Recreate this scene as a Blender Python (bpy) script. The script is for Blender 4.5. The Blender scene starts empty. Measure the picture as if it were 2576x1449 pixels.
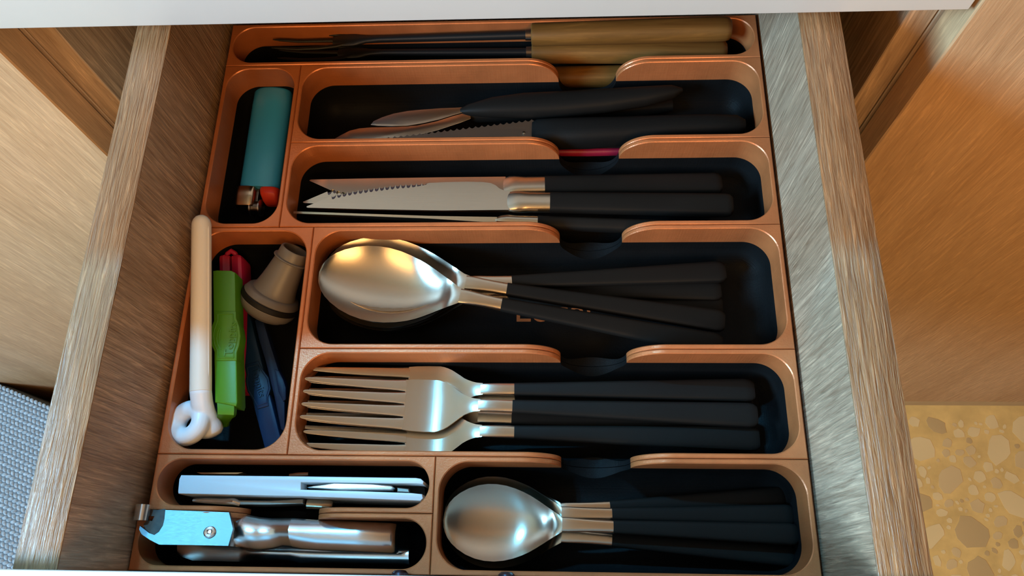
import bpy, bmesh, math, random
from mathutils import Vector, Matrix

# ---------------------------------------------------------------- camera, world, lights, exposure
# All sizes below are millimetres with the tray rims at z = 0; LIFT puts the kitchen floor at world z = 0.
LIFT = 740.0
S = bpy.context.scene
COL = S.collection
def mv(p): return Vector((p[0] / 1000.0, p[1] / 1000.0, (p[2] + LIFT) / 1000.0))

cam_d = bpy.data.cameras.new('camera')
cam = bpy.data.objects.new('camera', cam_d); COL.objects.link(cam)
cam_d.sensor_width = 36.0; cam_d.lens = 27.456; cam_d.clip_start = 0.01
cam.location = mv((-.1785, 16.7943, 345.0)); cam.rotation_euler = (.3666, .0479, .0158)
S.camera = cam

w = bpy.data.worlds.new('kitchen_ambient'); S.world = w; w.use_nodes = True
w.node_tree.nodes['Background'].inputs[0].default_value = (1.0, .80, .62, 1)
w.node_tree.nodes['Background'].inputs[1].default_value = .03

def area(name, loc, target, size, size_y, power, col):
    d = bpy.data.lights.new(name, 'AREA'); d.shape = 'RECTANGLE'; d.size = size; d.size_y = size_y
    d.energy = power; d.color = col
    o = bpy.data.objects.new(name, d); COL.objects.link(o)
    o.location = mv(loc)
    o.rotation_euler = (mv(target) - mv(loc)).to_track_quat('-Z', 'Y').to_euler()
    return o
def spot(name, loc, radius, power, col):
    d = bpy.data.lights.new(name, 'POINT'); d.shadow_soft_size = radius; d.energy = power; d.color = col
    o = bpy.data.objects.new(name, d); COL.objects.link(o); o.location = mv(loc); return o
# warm ceiling lamp of the kitchen, behind and above the photographer
spot('ceiling_lamp', (480, -950, 1080), .34, 44, (1.0, .54, .19))
spot('ceiling_lamp', (-700, -950, 1080), .34, 30, (1.0, .54, .19))
# cool daylight from a window on the left
area('daylight_window', (-1750, -620, 1000), (100, 170, 0), .9, .6, 112, (.34, .69, 1.0))
# two cold white lamps under the wall cabinet above the worktop
for lx in (-330, -262):
    spot('wall_cabinet_lamp', (lx, 503, 800), .016, 17.0, (.10, .54, 1.0))
S.view_settings.view_transform = 'Standard'; S.view_settings.look = 'None'
S.view_settings.gamma = 1.0; S.view_settings.use_curve_mapping = False
S.view_settings.exposure = 0.0

# ---------------------------------------------------------------- materials
def mat(name):
    m = bpy.data.materials.new(name); m.use_nodes = True
    nt = m.node_tree; b = nt.nodes['Principled BSDF']
    return m, nt, b
def node(nt, t, **k):
    n = nt.nodes.new(t)
    for a, v in k.items(): setattr(n, a, v)
    return n
def coords(nt, scale=(1, 1, 1), rot=(0, 0, 0)):
    tc = node(nt, 'ShaderNodeTexCoord'); mp = node(nt, 'ShaderNodeMapping')
    nt.links.new(tc.outputs['Object'], mp.inputs[0])
    mp.inputs['Scale'].default_value = scale; mp.inputs['Rotation'].default_value = rot
    return mp.outputs[0]
def noise(nt, vec, scale, detail=4, rough=.55, dist=0):
    n = node(nt, 'ShaderNodeTexNoise'); nt.links.new(vec, n.inputs['Vector'])
    n.inputs['Scale'].default_value = scale; n.inputs['Detail'].default_value = detail
    n.inputs['Roughness'].default_value = rough; n.inputs['Distortion'].default_value = dist
    return n.outputs['Fac']
def ramp(nt, fac, stops):
    r = node(nt, 'ShaderNodeValToRGB'); nt.links.new(fac, r.inputs[0])
    e = r.color_ramp.elements
    while len(e) < len(stops): e.new(.5)
    for el, (p, c) in zip(e, stops): el.position = p; el.color = (*c, 1)
    return r.outputs[0]
def bump(nt, b, h, strength, dist):
    n = node(nt, 'ShaderNodeBump'); n.inputs['Strength'].default_value = strength; n.inputs['Distance'].default_value = dist
    nt.links.new(h, n.inputs['Height']); nt.links.new(n.outputs[0], b.inputs['Normal'])
def mix(nt, a, c, fac, mode='MULTIPLY'):
    m = node(nt, 'ShaderNodeMix', data_type='RGBA', blend_type=mode)
    m.inputs['Factor'].default_value = fac
    nt.links.new(a, m.inputs[6]); nt.links.new(c, m.inputs[7]); return m.outputs[2]
def plain(name, col, rough=.5, metal=0, spec=.5, var=0, bs=0, scale=400, bd=.0002):
    m, nt, b = mat(name)
    b.inputs['Base Color'].default_value = (*col, 1); b.inputs['Roughness'].default_value = rough
    b.inputs['Metallic'].default_value = metal; b.inputs['Specular IOR Level'].default_value = spec
    v = coords(nt)
    if var:
        c = ramp(nt, noise(nt, v, scale * .15), [(.3, tuple(x * (1 - var) for x in col)), (.7, tuple(min(1, x * (1 + var)) for x in col))])
        nt.links.new(c, b.inputs['Base Color'])
    if bs: bump(nt, b, noise(nt, v, scale), bs, bd)
    return m
def wood(name, dark, mid, light, axis, rough=.42, bs=.5, fine=330, spec=.5, con=.85):
    m, nt, b = mat(name)
    def sc(along, across):
        s = [across] * 3; s[axis] = along; return tuple(s)
    band = noise(nt, coords(nt, sc(1.2, 26)), 1.0, 3, .6, .4)
    grain = noise(nt, coords(nt, sc(fine * .06, fine)), 1.0, 5, .62, .9)
    pore = noise(nt, coords(nt, sc(fine * .09, fine * 1.5)), 1.0, 2, .5, .5)
    c1 = ramp(nt, band, [(.25, dark), (.5, mid), (.78, light)])
    grain_and_glint = ramp(nt, grain, [(.32, (.58, .52, .48)), (.48, (.9, .9, .9)), (.56, (1.05, 1.05, 1.05)), (.66, (1.5, 1.5, 1.5))])  # grain tones; palest stop paints the embossed grain's glints into the colour
    nt.links.new(mix(nt, c1, grain_and_glint, con), b.inputs['Base Color'])
    b.inputs['Roughness'].default_value = rough; b.inputs['Specular IOR Level'].default_value = spec
    ad = node(nt, 'ShaderNodeMath', operation='ADD'); nt.links.new(grain, ad.inputs[0]); nt.links.new(pore, ad.inputs[1])
    bump(nt, b, ad.outputs[0], bs, .0006)
    return m
def printed(name, col, rough, metal, sheen, spec=.5):
    # 3D printed plastic: fine horizontal layer lines
    m, nt, b = mat(name)
    v = coords(nt)
    c = ramp(nt, noise(nt, v, 60, 3), [(.3, tuple(x * .86 for x in col)), (.7, tuple(x * 1.1 for x in col))])
    nt.links.new(c, b.inputs['Base Color'])
    b.inputs['Roughness'].default_value = rough; b.inputs['Metallic'].default_value = metal
    b.inputs['Specular IOR Level'].default_value = spec
    lay = noise(nt, coords(nt, (6, 6, 2600)), 1.0, 1)
    top = noise(nt, coords(nt, (1100, 1100, 50)), 1.0, 2)
    ad = node(nt, 'ShaderNodeMath', operation='ADD'); nt.links.new(lay, ad.inputs[0]); nt.links.new(top, ad.inputs[1])
    bump(nt, b, ad.outputs[0], sheen, .00022)
    return m
def steel(name, col, rough, ax=0, bs=.03, aniso=.72):
    m, nt, b = mat(name)
    b.inputs['Base Color'].default_value = (*col, 1); b.inputs['Metallic'].default_value = 1
    s = [5200] * 3; s[ax] = 40
    g = noise(nt, coords(nt, tuple(s)), 1.0, 3)
    rr = node(nt, 'ShaderNodeMapRange'); nt.links.new(g, rr.inputs[0])
    rr.inputs['To Min'].default_value = rough * .8; rr.inputs['To Max'].default_value = rough * 1.25
    nt.links.new(rr.outputs[0], b.inputs['Roughness'])
    vt = node(nt, 'ShaderNodeVectorTransform', vector_type='VECTOR', convert_from='OBJECT', convert_to='WORLD')
    vt.inputs[0].default_value = (0, 1, 0); nt.links.new(vt.outputs[0], b.inputs['Tangent'])
    b.inputs['Anisotropic'].default_value = aniso
    bump(nt, b, g, bs, .0001)
    return m

M = {}
M['rail'] = wood('oak_foil_edge', (.17, .085, .034), (.24, .125, .054), (.32, .18, .085), 1, .38, 1.0, 640, .6)
M['side'] = wood('oak_foil_side', (.28, .17, .10), (.38, .245, .155), (.46, .315, .21), 2, .45, 1.0, 620, .4)
M['door'] = wood('oak_foil_door', (.45, .25, .12), (.52, .30, .15), (.57, .34, .18), 2, .55, .3, 520, .2, .42)
M['carcass'] = wood('oak_foil_carcass', (.33, .21, .12), (.42, .27, .16), (.5, .33, .2), 2, .5, .45, 300, .3)
M['beech_shaded'] = wood('varnished_beech_shaded', (.105, .042, .008), (.14, .059, .012), (.165, .073, .018), 0, .45, .05, 160, .25)  # darkened: the worktop's shade over these handles is put into the colour
M['white'] = plain('white_lacquer', (.74, .69, .62), .35, var=.01)
M['copper'] = printed('copper_printed_plastic', (.47, .145, .047), .34, .3, .35)
M['black'] = printed('black_printed_plastic', (.006, .0063, .0066), .5, 0, .5, .07)
M['handle'] = plain('matt_black_handle', (.0085, .0075, .0065), .5, spec=.08, var=.05)
M['knifehandle'] = plain('rough_black_plastic', (.006, .0055, .005), .6, spec=.10, bs=.4, scale=900)
M['blackmetal'] = plain('black_coated_wire', (.008, .008, .008), .45, spec=.3)
M['steel'] = steel('brushed_steel', (.50, .45, .37), .24, 0, .025)
M['steel_dull'] = steel('grey_knife_steel', (.55, .52, .50), .30)
M['chrome'] = steel('worn_chrome', (.74, .74, .74), .2, 0, .15)
M['chrome_lamp_tint'] = steel('scratched_chrome_lamp_tint', (.24, .30, .33), .50, 0, .2)  # bluish base carries a painted tint of the cold lamps' reflection
M['stain'] = plain('stained_dark_iron', (.050, .034, .022), .6, var=.5, scale=1500)
M['chrome_dark'] = steel('stained_steel', (.20, .17, .145), .35)
M['brass'] = steel('bronze_tinted_steel', (.45, .33, .22), .22)
M['blue'] = plain('turquoise_plastic', (.03, .28, .58), .35)
M['red'] = plain('red_plastic', (.55, .035, .015), .35)
M['crimson'] = plain('crimson_plastic', (.20, .004, .022), .5)
M['pink'] = plain('raspberry_plastic', (.36, .010, .06), .45)
M['green'] = plain('grass_green_plastic', (.06, .21, .007), .38)
M['navy'] = plain('navy_plastic', (.004, .020, .055), .4, spec=.22)
M['navydark'] = plain('dark_navy_plastic', (.004, .009, .026), .45, spec=.15)
M['cream'] = plain('cream_plastic', (.78, .70, .58), .38)
M['greyplastic'] = plain('warm_grey_plastic', (.12, .105, .092), .42)
M['rubber'] = plain('black_rubber', (.008, .007, .006), .5, spec=.15)
M['whiteplastic'] = plain('white_plastic', (.74, .78, .80), .38)
M['screw'] = steel('dark_screw', (.10, .09, .12), .35)
M['weave'] = plain('grey_wool', (.27, .30, .32), .9, var=.35, scale=1500)
M['weavebase'] = plain('dark_grey_wool', (.10, .115, .13), .95)
M['stone_light'] = plain('pale_stone', (.62, .39, .16), .45, var=.12, scale=300)
M['stone_mid'] = plain('tan_stone', (.54, .325, .13), .45, var=.15, scale=300)
M['stone_dark'] = plain('brown_stone', (.44, .255, .095), .45, var=.2, scale=300)
M['terrazzo'] = plain('ochre_terrazzo_cement', (.58, .325, .095), .45, var=.15, scale=220)
M['wall'] = plain('cream_wall_paint', (.42, .335, .225), .8, var=.02)
M['plinth'] = plain('oak_plinth', (.42, .26, .12), .5, var=.05)

# ---------------------------------------------------------------- mesh helpers
def link(name, me, parent=None):
    o = bpy.data.objects.new(name, me); COL.objects.link(o)
    if parent: o.parent = parent
    return o
def root_loc(p):
    while p is not None:
        if 'org' in ORG.get(p.name, {}): return ORG[p.name]['org']
        p = p.parent
    return None
ORG = {}
def mesh(name, vs, fs, m, parent=None, smooth=True, local=False, angle=35):
    """vs in mm. local=True: already in the thing's own frame (no lift)."""
    org = root_loc(parent) if (parent and not local) else None
    if local: pts = [(p[0] / 1000, p[1] / 1000, p[2] / 1000) for p in vs]
    elif org is not None: pts = [tuple(mv(p) - org) for p in vs]
    else: pts = [tuple(mv(p)) for p in vs]
    me = bpy.data.meshes.new(name); me.from_pydata(pts, [], [tuple(f) for f in fs])
    bm = bmesh.new(); bm.from_mesh(me); bmesh.ops.remove_doubles(bm, verts=bm.verts, dist=1e-6)
    bmesh.ops.recalc_face_normals(bm, faces=bm.faces); bm.to_mesh(me); bm.free()
    me.materials.append(m)
    if smooth:
        me.polygons.foreach_set('use_smooth', [True] * len(me.polygons))
        me.set_sharp_from_angle(angle=math.radians(angle))
    return link(name, me, parent)
def thing(name, label, cat, loc=None, group=None, mtx=None):
    o = bpy.data.objects.new(name, None); COL.objects.link(o)
    o.empty_display_size = .01
    if mtx is not None: o.matrix_world = mtx
    elif loc is not None:
        o.location = mv(loc); ORG[o.name] = {'org': mv(loc)}
    o['label'] = label; o['category'] = cat
    if group: o['group'] = group
    return o
def loft(secs, cap=True):
    vs = []; fs = []; n = len(secs[0])
    for s in secs: vs += [tuple(p) for p in s]
    for i in range(len(secs) - 1):
        for j in range(n):
            k = (j + 1) % n
            fs.append((i * n + j, i * n + k, (i + 1) * n + k, (i + 1) * n + j))
    if cap:
        fs.append(tuple(range(n - 1, -1, -1))); b = (len(secs) - 1) * n
        fs.append(tuple(range(b, b + n)))
    return vs, fs
def join(*ms):
    V = []; F = []
    for v, f in ms:
        b = len(V); V += list(v); F += [tuple(i + b for i in q) for q in f]
    return V, F
def ring_x(x, cy, cz, w, h, n=2.6, k=20):
    out = []
    for i in range(k):
        a = 2 * math.pi * (i + .5) / k; c, s = math.cos(a), math.sin(a)
        out.append((x, cy + w / 2 * math.copysign(abs(c) ** (2 / n), c), cz + h / 2 * math.copysign(abs(s) ** (2 / n), s)))
    return out
def box(x0, x1, y0, y1, z0, z1, c=0):
    if c <= 0:
        v = [(x, y, z) for z in (z0, z1) for (x, y) in ((x0, y0), (x1, y0), (x1, y1), (x0, y1))]
        return v, [(3, 2, 1, 0), (4, 5, 6, 7), (0, 1, 5, 4), (1, 2, 6, 5), (2, 3, 7, 6), (3, 0, 4, 7)]
    secs = []
    def rect(z, i): return [(x0 + i, y0 + c, z), (x0 + c, y0 + i, z), (x1 - c, y0 + i, z), (x1 - i, y0 + c, z),
                            (x1 - i, y1 - c, z), (x1 - c, y1 - i, z), (x0 + c, y1 - i, z), (x0 + i, y1 - c, z)]
    for z, i in ((z0, c * .9), (z0 + c * .3, c * .3), (z0 + c, 0), (z1 - c, 0), (z1 - c * .3, c * .3), (z1, c * .9)): secs.append(rect(z, i))
    return loft(secs)
def prism(poly, z0, z1, c=0):
    """extruded outline (list of xy) with an optional small chamfer towards its centre"""
    cx = sum(p[0] for p in poly) / len(poly); cy = sum(p[1] for p in poly) / len(poly)
    n = len(poly); area2 = sum(poly[i][0] * poly[(i + 1) % n][1] - poly[(i + 1) % n][0] * poly[i][1] for i in range(n))
    sg = 1 if area2 > 0 else -1
    def off(d):
        out = []
        for i in range(n):
            p, q, r = Vector(poly[i - 1][:2]), Vector(poly[i][:2]), Vector(poly[(i + 1) % n][:2])
            a = (q - p); b = (r - q)
            if a.length < 1e-6 or b.length < 1e-6: out.append(tuple(q)); continue
            a.normalize(); b.normalize()
            nn = (Vector((-a.y, a.x)) + Vector((-b.y, b.x)))
            nn = nn.normalized() * sg if nn.length > 1e-6 else Vector((0, 0))
            out.append(tuple(q + nn * d))
        return out
    if c > 0: lv = [(z0, c), (z0 + c, 0), (z1 - c, 0), (z1 - c * .3, c * .35), (z1, c)]
    else: lv = [(z0, 0), (z1, 0)]
    return loft([[(x, y, z) for (x, y) in off(d)] for z, d in lv])
def tube(path, rad, k=14, cap=True, round_end=False):
    pts = [Vector(p) for p in path]; n = len(pts)
    rs = rad if isinstance(rad, (list, tuple)) else [rad] * n
    secs = []; ref = Vector((0, 0, 1)); prev = None
    for i, p in enumerate(pts):
        t = (pts[min(i + 1, n - 1)] - pts[max(i - 1, 0)]).normalized()
        if prev is None:
            u = t.orthogonal().normalized() if abs(t.dot(ref)) > .95 else t.cross(ref).normalized()
        else: u = (prev - t * prev.dot(t)).normalized()
        prev = u; v = t.cross(u)
        secs.append([tuple(p + (u * math.cos(2 * math.pi * j / k) + v * math.sin(2 * math.pi * j / k)) * rs[i]) for j in range(k)])
    return loft(secs, cap)
def lathe(prof, p0, axis, k=40, closed=False):
    """prof: (distance along axis, radius)"""
    a = Vector(axis).normalized(); u = a.orthogonal().normalized(); v = a.cross(u); p0 = Vector(p0)
    secs = [[tuple(p0 + a * d + (u * math.cos(2 * math.pi * j / k) + v * math.sin(2 * math.pi * j / k)) * max(r, .01)) for j in range(k)] for d, r in prof]
    if closed: secs.append(secs[0])
    return loft(secs, not closed)
def sphere(c, r, k=14):
    return lathe([(-r * math.cos(math.pi * i / 8), r * math.sin(math.pi * i / 8)) for i in range(9)], c, (0, 0, 1), k)
def smoothstep(a, b, x):
    t = min(1, max(0, (x - a) / (b - a))); return t * t * (3 - 2 * t)
def interp(tab, x):
    if x <= tab[0][0]: return tab[0][1]
    for (a, p), (b, q) in zip(tab, tab[1:]):
        if x <= b: return p + (q - p) * (x - a) / (b - a)
    return tab[-1][1]
def sheet(xs, half, top, thick, nv=16, yc=lambda x: 0):
    """closed curved plate: half(x) half width, top(x, v) height of the upper face, v in -1..1"""
    up = []; dn = []
    for x in xs:
        h = half(x); up.append([(x, yc(x) + h * (2 * j / nv - 1), top(x, 2 * j / nv - 1)) for j in range(nv + 1)])
        th = thick(x) if callable(thick) else thick
        dn.append([(p[0], p[1], p[2] - th) for p in up[-1]])
    return loft([u + d[::-1] for u, d in zip(up, dn)])
def frame(tip, end, roll=0):
    t = mv(tip); X = (mv(end) - t).normalized(); Y = Vector((0, 0, 1)).cross(X).normalized(); Z = X.cross(Y)
    R = Matrix((X, Y, Z)).transposed().to_4x4() @ Matrix.Rotation(math.radians(roll), 4, 'X')
    return Matrix.Translation(t) @ R
def copy_thing(src, label, mtx):
    c = src.copy(); COL.objects.link(c); c.matrix_world = mtx; c['label'] = label
    def kids(a, b):
        for ch in list(a.children):
            d = ch.copy(); COL.objects.link(d); d.parent = b; kids(ch, d)
    kids(src, c); return c
def place_set(maker, name, cat, group, items):
    """first item is built, the rest are copies of it and of each of its parts"""
    src = None
    for label, tip, end, roll in items:
        mx = frame(tip, end, roll)
        if src is None:
            src = thing(name, label, cat, group=group, mtx=mx); maker(src)
        else: copy_thing(src, label, mx)
def lettering(name, txt, size, extrude, m, parent, origin, xdir, ydir, local_org):
    cu = bpy.data.curves.new(name, 'FONT'); cu.body = txt; cu.size = size / 1000; cu.extrude = extrude / 1000; cu.resolution_u = 4
    tmp = bpy.data.objects.new(name + '_tmp', cu); COL.objects.link(tmp)
    bpy.context.view_layer.update()
    me = bpy.data.meshes.new_from_object(tmp.evaluated_get(bpy.context.evaluated_depsgraph_get()))
    bpy.data.objects.remove(tmp)
    X = Vector(xdir).normalized(); Y = Vector(ydir); Y = (Y - X * Y.dot(X)).normalized(); Z = X.cross(Y)
    T = Matrix((X, Y, Z)).transposed().to_4x4()
    me.transform(Matrix.Translation(mv(origin) - local_org) @ T)
    me.materials.clear(); me.materials.append(m)
    o = link(name, me, parent); return o

# ---------------------------------------------------------------- setting: floor, neighbouring fronts, cabinet
fl = mesh('floor', *box(-1600, 1500, -1500, 900, -760, -740), M['terrazzo'], smooth=False); fl['kind'] = 'structure'
rnd = random.Random(4)
placed = []; tries = 0
chip_meshes = []
for ci in range(24):
    n = rnd.randint(8, 11); poly = []
    el = rnd.uniform(.55, 1)
    for i in range(n):
        a = 2 * math.pi * (i + rnd.uniform(-.3, .3)) / n; r = rnd.uniform(.75, 1.1)
        poly.append((math.cos(a) * r, math.sin(a) * r * el))
    v, f = prism(poly, 0, .5)
    me = bpy.data.meshes.new('stone_chip'); me.from_pydata([(x / 1000, y / 1000, z / 1000) for x, y, z in v], [], f)
    me.materials.append(M[('stone_light', 'stone_light', 'stone_mid', 'stone_mid', 'stone_light', 'stone_dark')[ci % 6]]); chip_meshes.append(me)
while len(placed) < 300 and tries < 60000:
    tries += 1
    x = rnd.uniform(300, 700); y = rnd.uniform(10, 236)
    R = (rnd.uniform(13, 24) if len(placed) < 40 else rnd.uniform(7, 13) if len(placed) < 130 else rnd.uniform(2.5, 6))
    if any((x - a) ** 2 + (y - b) ** 2 < (R * .98 + c) ** 2 for a, b, c in placed): continue
    placed.append((x, y, R))
    o = link('stone_chip', rnd.choice(chip_meshes), fl)
    o.location = mv((x, y, -740.15)); o.rotation_euler = (0, 0, rnd.uniform(0, 6.28)); o.scale = (R, R, 1)

def side_unit(label, x0, x1, hx):
    t = thing('base_cabinet', label, 'cabinet', ((x0 + x1) / 2, 500, -704))
    b0, b1 = (x0, x1 + 1.6) if x1 < 0 else (x0 - 1.4, x1)
    mesh('body', *box(b0, b1, 276, 820, -704, 204, .5), M['carcass'], t)
    d = mesh('door', *box(x0, x1, 256, 275.5, -704, 200, .8), M['door'], t)
    mesh('handle', *tube([(hx, 256, 150), (hx, 232, 150), (hx, 232, 90), (hx, 256, 90)], 5), M['chrome'], d)
side_unit('oak cabinet with wide plain door, right of the open drawer', 186.0, 640, 560)
side_unit('oak cabinet with wide plain door, left of the open drawer', -800, -267.4, -740)
for nm, x0, x1 in (('trim_1', 184, 1500), ('trim_2', -1600, -265)):
    o = mesh(nm, *box(x0, x1, 259, 275, -740, -707), M['plinth'], smooth=False); o['kind'] = 'structure'

cab = thing('base_cabinet', 'oak base cabinet behind the open drawer, its side edges showing beside it', 'cabinet', (-40, 500, -740))
for x0, x1 in ((-265.3, -249.7), (170.5, 183.9)):
    mesh('side_panel', *box(x0, x1, 276, 820, -740, 204, .5), M['carcass'], cab)
mesh('bottom_panel', *box(-249.7, 170.5, 276, 820, -690, -674), M['carcass'], cab)
mesh('back_panel', *box(-249.7, 170.5, 812, 820, -674, 204), M['carcass'], cab)
mesh('lower_front', *box(-265, 183, 256, 275, -700, -128, .8), M['white'], cab)
up = thing('upper_drawer', 'closed white drawer front above the open cutlery drawer', 'drawer', (-40, 265, 60))
mesh('front_panel', *box(-265, 183.0, 256, 275, 60, 203, .8), M['white'], up)
mesh('drawer_box', *box(-230, 150, 275.2, 700, 80, 180), M['carcass'], up)
wt = mesh('worktop', *box(-1600, 1500, 236, 850, 206, 244, 2), M['white']); wt['label'] = 'kitchen worktop above the drawers'; wt['category'] = 'worktop'

o = mesh('wall_back', *box(-1600, 1500, 850, 870, -740, 1680), M['wall'], smooth=False); o['kind'] = 'structure'
o = mesh('ceiling', *box(-1600, 1500, -1800, 870, 1660, 1680), M['wall'], smooth=False); o['kind'] = 'structure'
wc = thing('wall_cabinet', 'oak wall cabinet above the worktop', 'cabinet', (-40, 700, 815))
mesh('carcass', *box(-1000, 900, 480, 850, 815, 1500, 1), M['carcass'], wc)
for k in range(4): mesh('door', *box(-999 + k * 475, -527 + k * 475, 460, 479, 815, 1500, .8), M['door'], wc)

# ---------------------------------------------------------------- the open drawer
dr = thing('drawer', 'open oak-sided drawer with white front holding all the copper trays', 'drawer', (-35, 200, -55))
mesh('bottom_panel', *box(-181, 111.6, 20, 700, -50, -38.4), M['side'], dr, smooth=False)
for x0, x1, zt in ((-197.8, -181.0, 50.0), (111.6, 130.2, 53.7)):
    sp = mesh('side_panel', *box(x0, x1, 20, 720, -60, zt - .6), M['side'], dr, smooth=False)
    mesh('top_edge', *box(x0, x1, 20, 720, zt - .6, zt, .25), M['rail'], sp)
mesh('back_panel', *box(-181, 111.6, 704, 720, -38.4, 45), M['side'], dr, smooth=False)
fp = mesh('front_panel', *box(-265, 183, 1, 20, -122, 57, .8), M['white'], dr)
for x in (-18.9, -63):
    mesh('screw', *lathe([(0, 3.4), (1.6, 3.4), (2.6, 2.2), (2.8, .1)], (x, 20, 3.5), (0, 1, 0), 20), M['screw'], fp)
mesh('drawer_handle', *tube([(-64, 1, 3), (-64, -25, 3), (-19, -25, 3), (-19, 1, 3)], 4), M['chrome'], fp)

# ---------------------------------------------------------------- copper and black trays
WALL = 2.1; ZC = -16.0; ZF = -36.0
def cut_height(x, c):
    """height of a wall top at x for a finger notch c = (left end of black part, right end, curve width, depth)"""
    if c is None: return 0.0
    a, b, cw, zb = c
    if x <= a - cw or x >= b + cw: return 0.0
    if x < a: t = (x - (a - cw)) / cw
    elif x > b: t = ((b + cw) - x) / cw
    else:
        u = (x - (a + b) / 2) / ((b - a) / 2)
        return ZC + (zb - ZC) * math.sqrt(max(0, 1 - u * u)) if abs(u) < .9999 else ZC
    return ZC * (1 - math.sqrt(max(0, 1 - t * t)))
def tray(label, x0, x1, y0, y1, r, far=None, near=None, corner=2):
    t = thing('cutlery_tray', label, 'tray', ((x0 + x1) / 2, (y0 + y1) / 2, -38), 'copper and black drawer trays')
    g = .13; x0 += g; x1 -= g; y0 += g; y1 -= g
    ix0, ix1, iy0, iy1 = x0 + WALL, x1 - WALL, y0 + WALL, y1 - WALL
    r = min(r, (iy1 - iy0) / 2 - .05, (ix1 - ix0) / 2 - .05)
    FR = min(12.0, r - .8)
    P = []                                                            # (inner point, inward normal, outer point, top height)
    def xs_for(c, a, b):
        s = set()
        n = max(2, int((b - a) / 12))
        for i in range(n + 1): s.add(round(a + (b - a) * i / n, 3))
        if c:
            k = 28
            for i in range(k + 1):
                th = math.pi / 2 * i / k
                s.add(round(c[0] - c[2] + c[2] * math.sin(th), 3)); s.add(round(c[1] + c[2] - c[2] * math.sin(th), 3))
                s.add(round((c[0] + c[1]) / 2 + (c[1] - c[0]) / 2 * math.cos(math.pi * i / k), 3))
        return sorted(v for v in s if a <= v <= b)
    def arc(cx, cy, a0):
        n = 16
        for i in range(1, n):
            a = math.radians(a0 + 90 * i / n); u = Vector((math.cos(a), math.sin(a)))
            tx = (x1 - cx) / u.x if u.x > 1e-6 else ((x0 - cx) / u.x if u.x < -1e-6 else 1e9)
            ty = (y1 - cy) / u.y if u.y > 1e-6 else ((y0 - cy) / u.y if u.y < -1e-6 else 1e9)
            d = min(tx, ty)
            P.append(((cx + u.x * r, cy + u.y * r), (-u.x, -u.y), (cx + u.x * d, cy + u.y * d), 0.0))
    for x in xs_for(near, ix0 + r, ix1 - r): P.append(((x, iy0), (0, 1), (x, y0), cut_height(x, near)))
    arc(ix1 - r, iy0 + r, -90)
    for y in (iy0 + r, (iy0 + iy1) / 2, iy1 - r): P.append(((ix1, y), (-1, 0), (x1, y), 0.0))
    arc(ix1 - r, iy1 - r, 0)
    for x in reversed(xs_for(far, ix0 + r, ix1 - r)): P.append(((x, iy1), (0, -1), (x, y1), cut_height(x, far)))
    arc(ix0 + r, iy1 - r, 90)
    for y in (iy1 - r, (iy0 + iy1) / 2, iy0 + r): P.append(((ix0, y), (1, 0), (x0, y), 0.0))
    arc(ix0 + r, iy0 + r, 180)
    n = len(P)
    # copper upper part
    V = []; F = []
    for (bx, by), (nx, ny), (ox, oy), zt in P:
        zt = max(zt, ZC); e = min(.45, (zt - ZC) * .4)
        V += [(ox, oy, ZC), (ox, oy, zt - e), (ox + nx * e, oy + ny * e, zt), (bx - nx * e, by - ny * e, zt), (bx, by, zt - e), (bx, by, ZC)]
    for i in range(n):
        j = (i + 1) % n
        if P[i][3] <= ZC + .01 and P[j][3] <= ZC + .01: continue
        for k in range(5): F.append((i * 6 + k, j * 6 + k, j * 6 + k + 1, i * 6 + k + 1))
    mesh('rim', V, F, M['copper'], t, angle=28)
    # black lower part
    def fil(z):
        h = (ZF + FR) - z
        return 0 if h <= 0 else FR - math.sqrt(max(0, FR * FR - h * h))
    L = 9; V = []; F = []; K = L + 3
    for (bx, by), (nx, ny), (ox, oy), zt in P:
        zb = min(zt, ZC)
        V += [(ox, oy, -38.3), (ox, oy, zb)]
        for k in range(L + 1):
            q = k / L; z = zb + (ZF - zb) * (1 - (1 - q) ** 1.6); d = fil(z)
            V.append((bx + nx * d, by + ny * d, z))
    for i in range(n):
        j = (i + 1) % n
        for k in range(K - 1): F.append((i * K + k, j * K + k, j * K + k + 1, i * K + k + 1))
    F.append(tuple(i * K + K - 1 for i in range(n))); F.append(tuple(i * K for i in range(n))[::-1])
    mesh('base', V, F, M['black'], t, angle=40)
    return t
XL, XR, XLI, XC, X6 = -176.7, 109.9, -135.1, -117.6, -51.15
Y = [306.3, 278.7, 230.2, 181.9, 119.35, 70.1, 20.9]; Y6 = 45.7
NB = (4.1, 35.4, 17.5, -31.5)
tray('copper-rimmed tray furthest back, full width, holding the wooden-handled fondue forks', XL, XR, Y[1], Y[0], 12, None, NB)
tray('copper-rimmed tray holding the black-handled kitchen knives', XLI, XR, Y[2], Y[1], 13, NB, NB)
tray('copper-rimmed tray holding the steel table knives', XLI, XR, Y[3], Y[2], 13, NB, NB)
tray_sp = tray('copper-rimmed tray holding the large tablespoons', XC, XR, Y[4], Y[3], 13, NB, NB)
tray('copper-rimmed tray holding the steel forks', XC, XR, Y[5], Y[4], 13, NB, NB)
tray('copper-rimmed tray holding the small teaspoons', X6, XR, Y[6], Y[5], 13, NB, None)
tray('narrow copper-rimmed tray holding the turquoise lighter', XL, XLI, Y[3], Y[1], 12)
tray('copper-rimmed tray holding the bag clips and cream hook tool', XL, XC, Y[5], Y[3], 13)
CB = (-136.5, -104.6, 16, -30.5)
tray('copper-rimmed tray with round ends holding the white can opener', XL, X6, Y6, Y[5], 10.0, None, CB)
tray('copper-rimmed tray with round ends holding the chrome can opener', -180.6, X6, Y[6], Y6, 10.0, CB, None)
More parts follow.
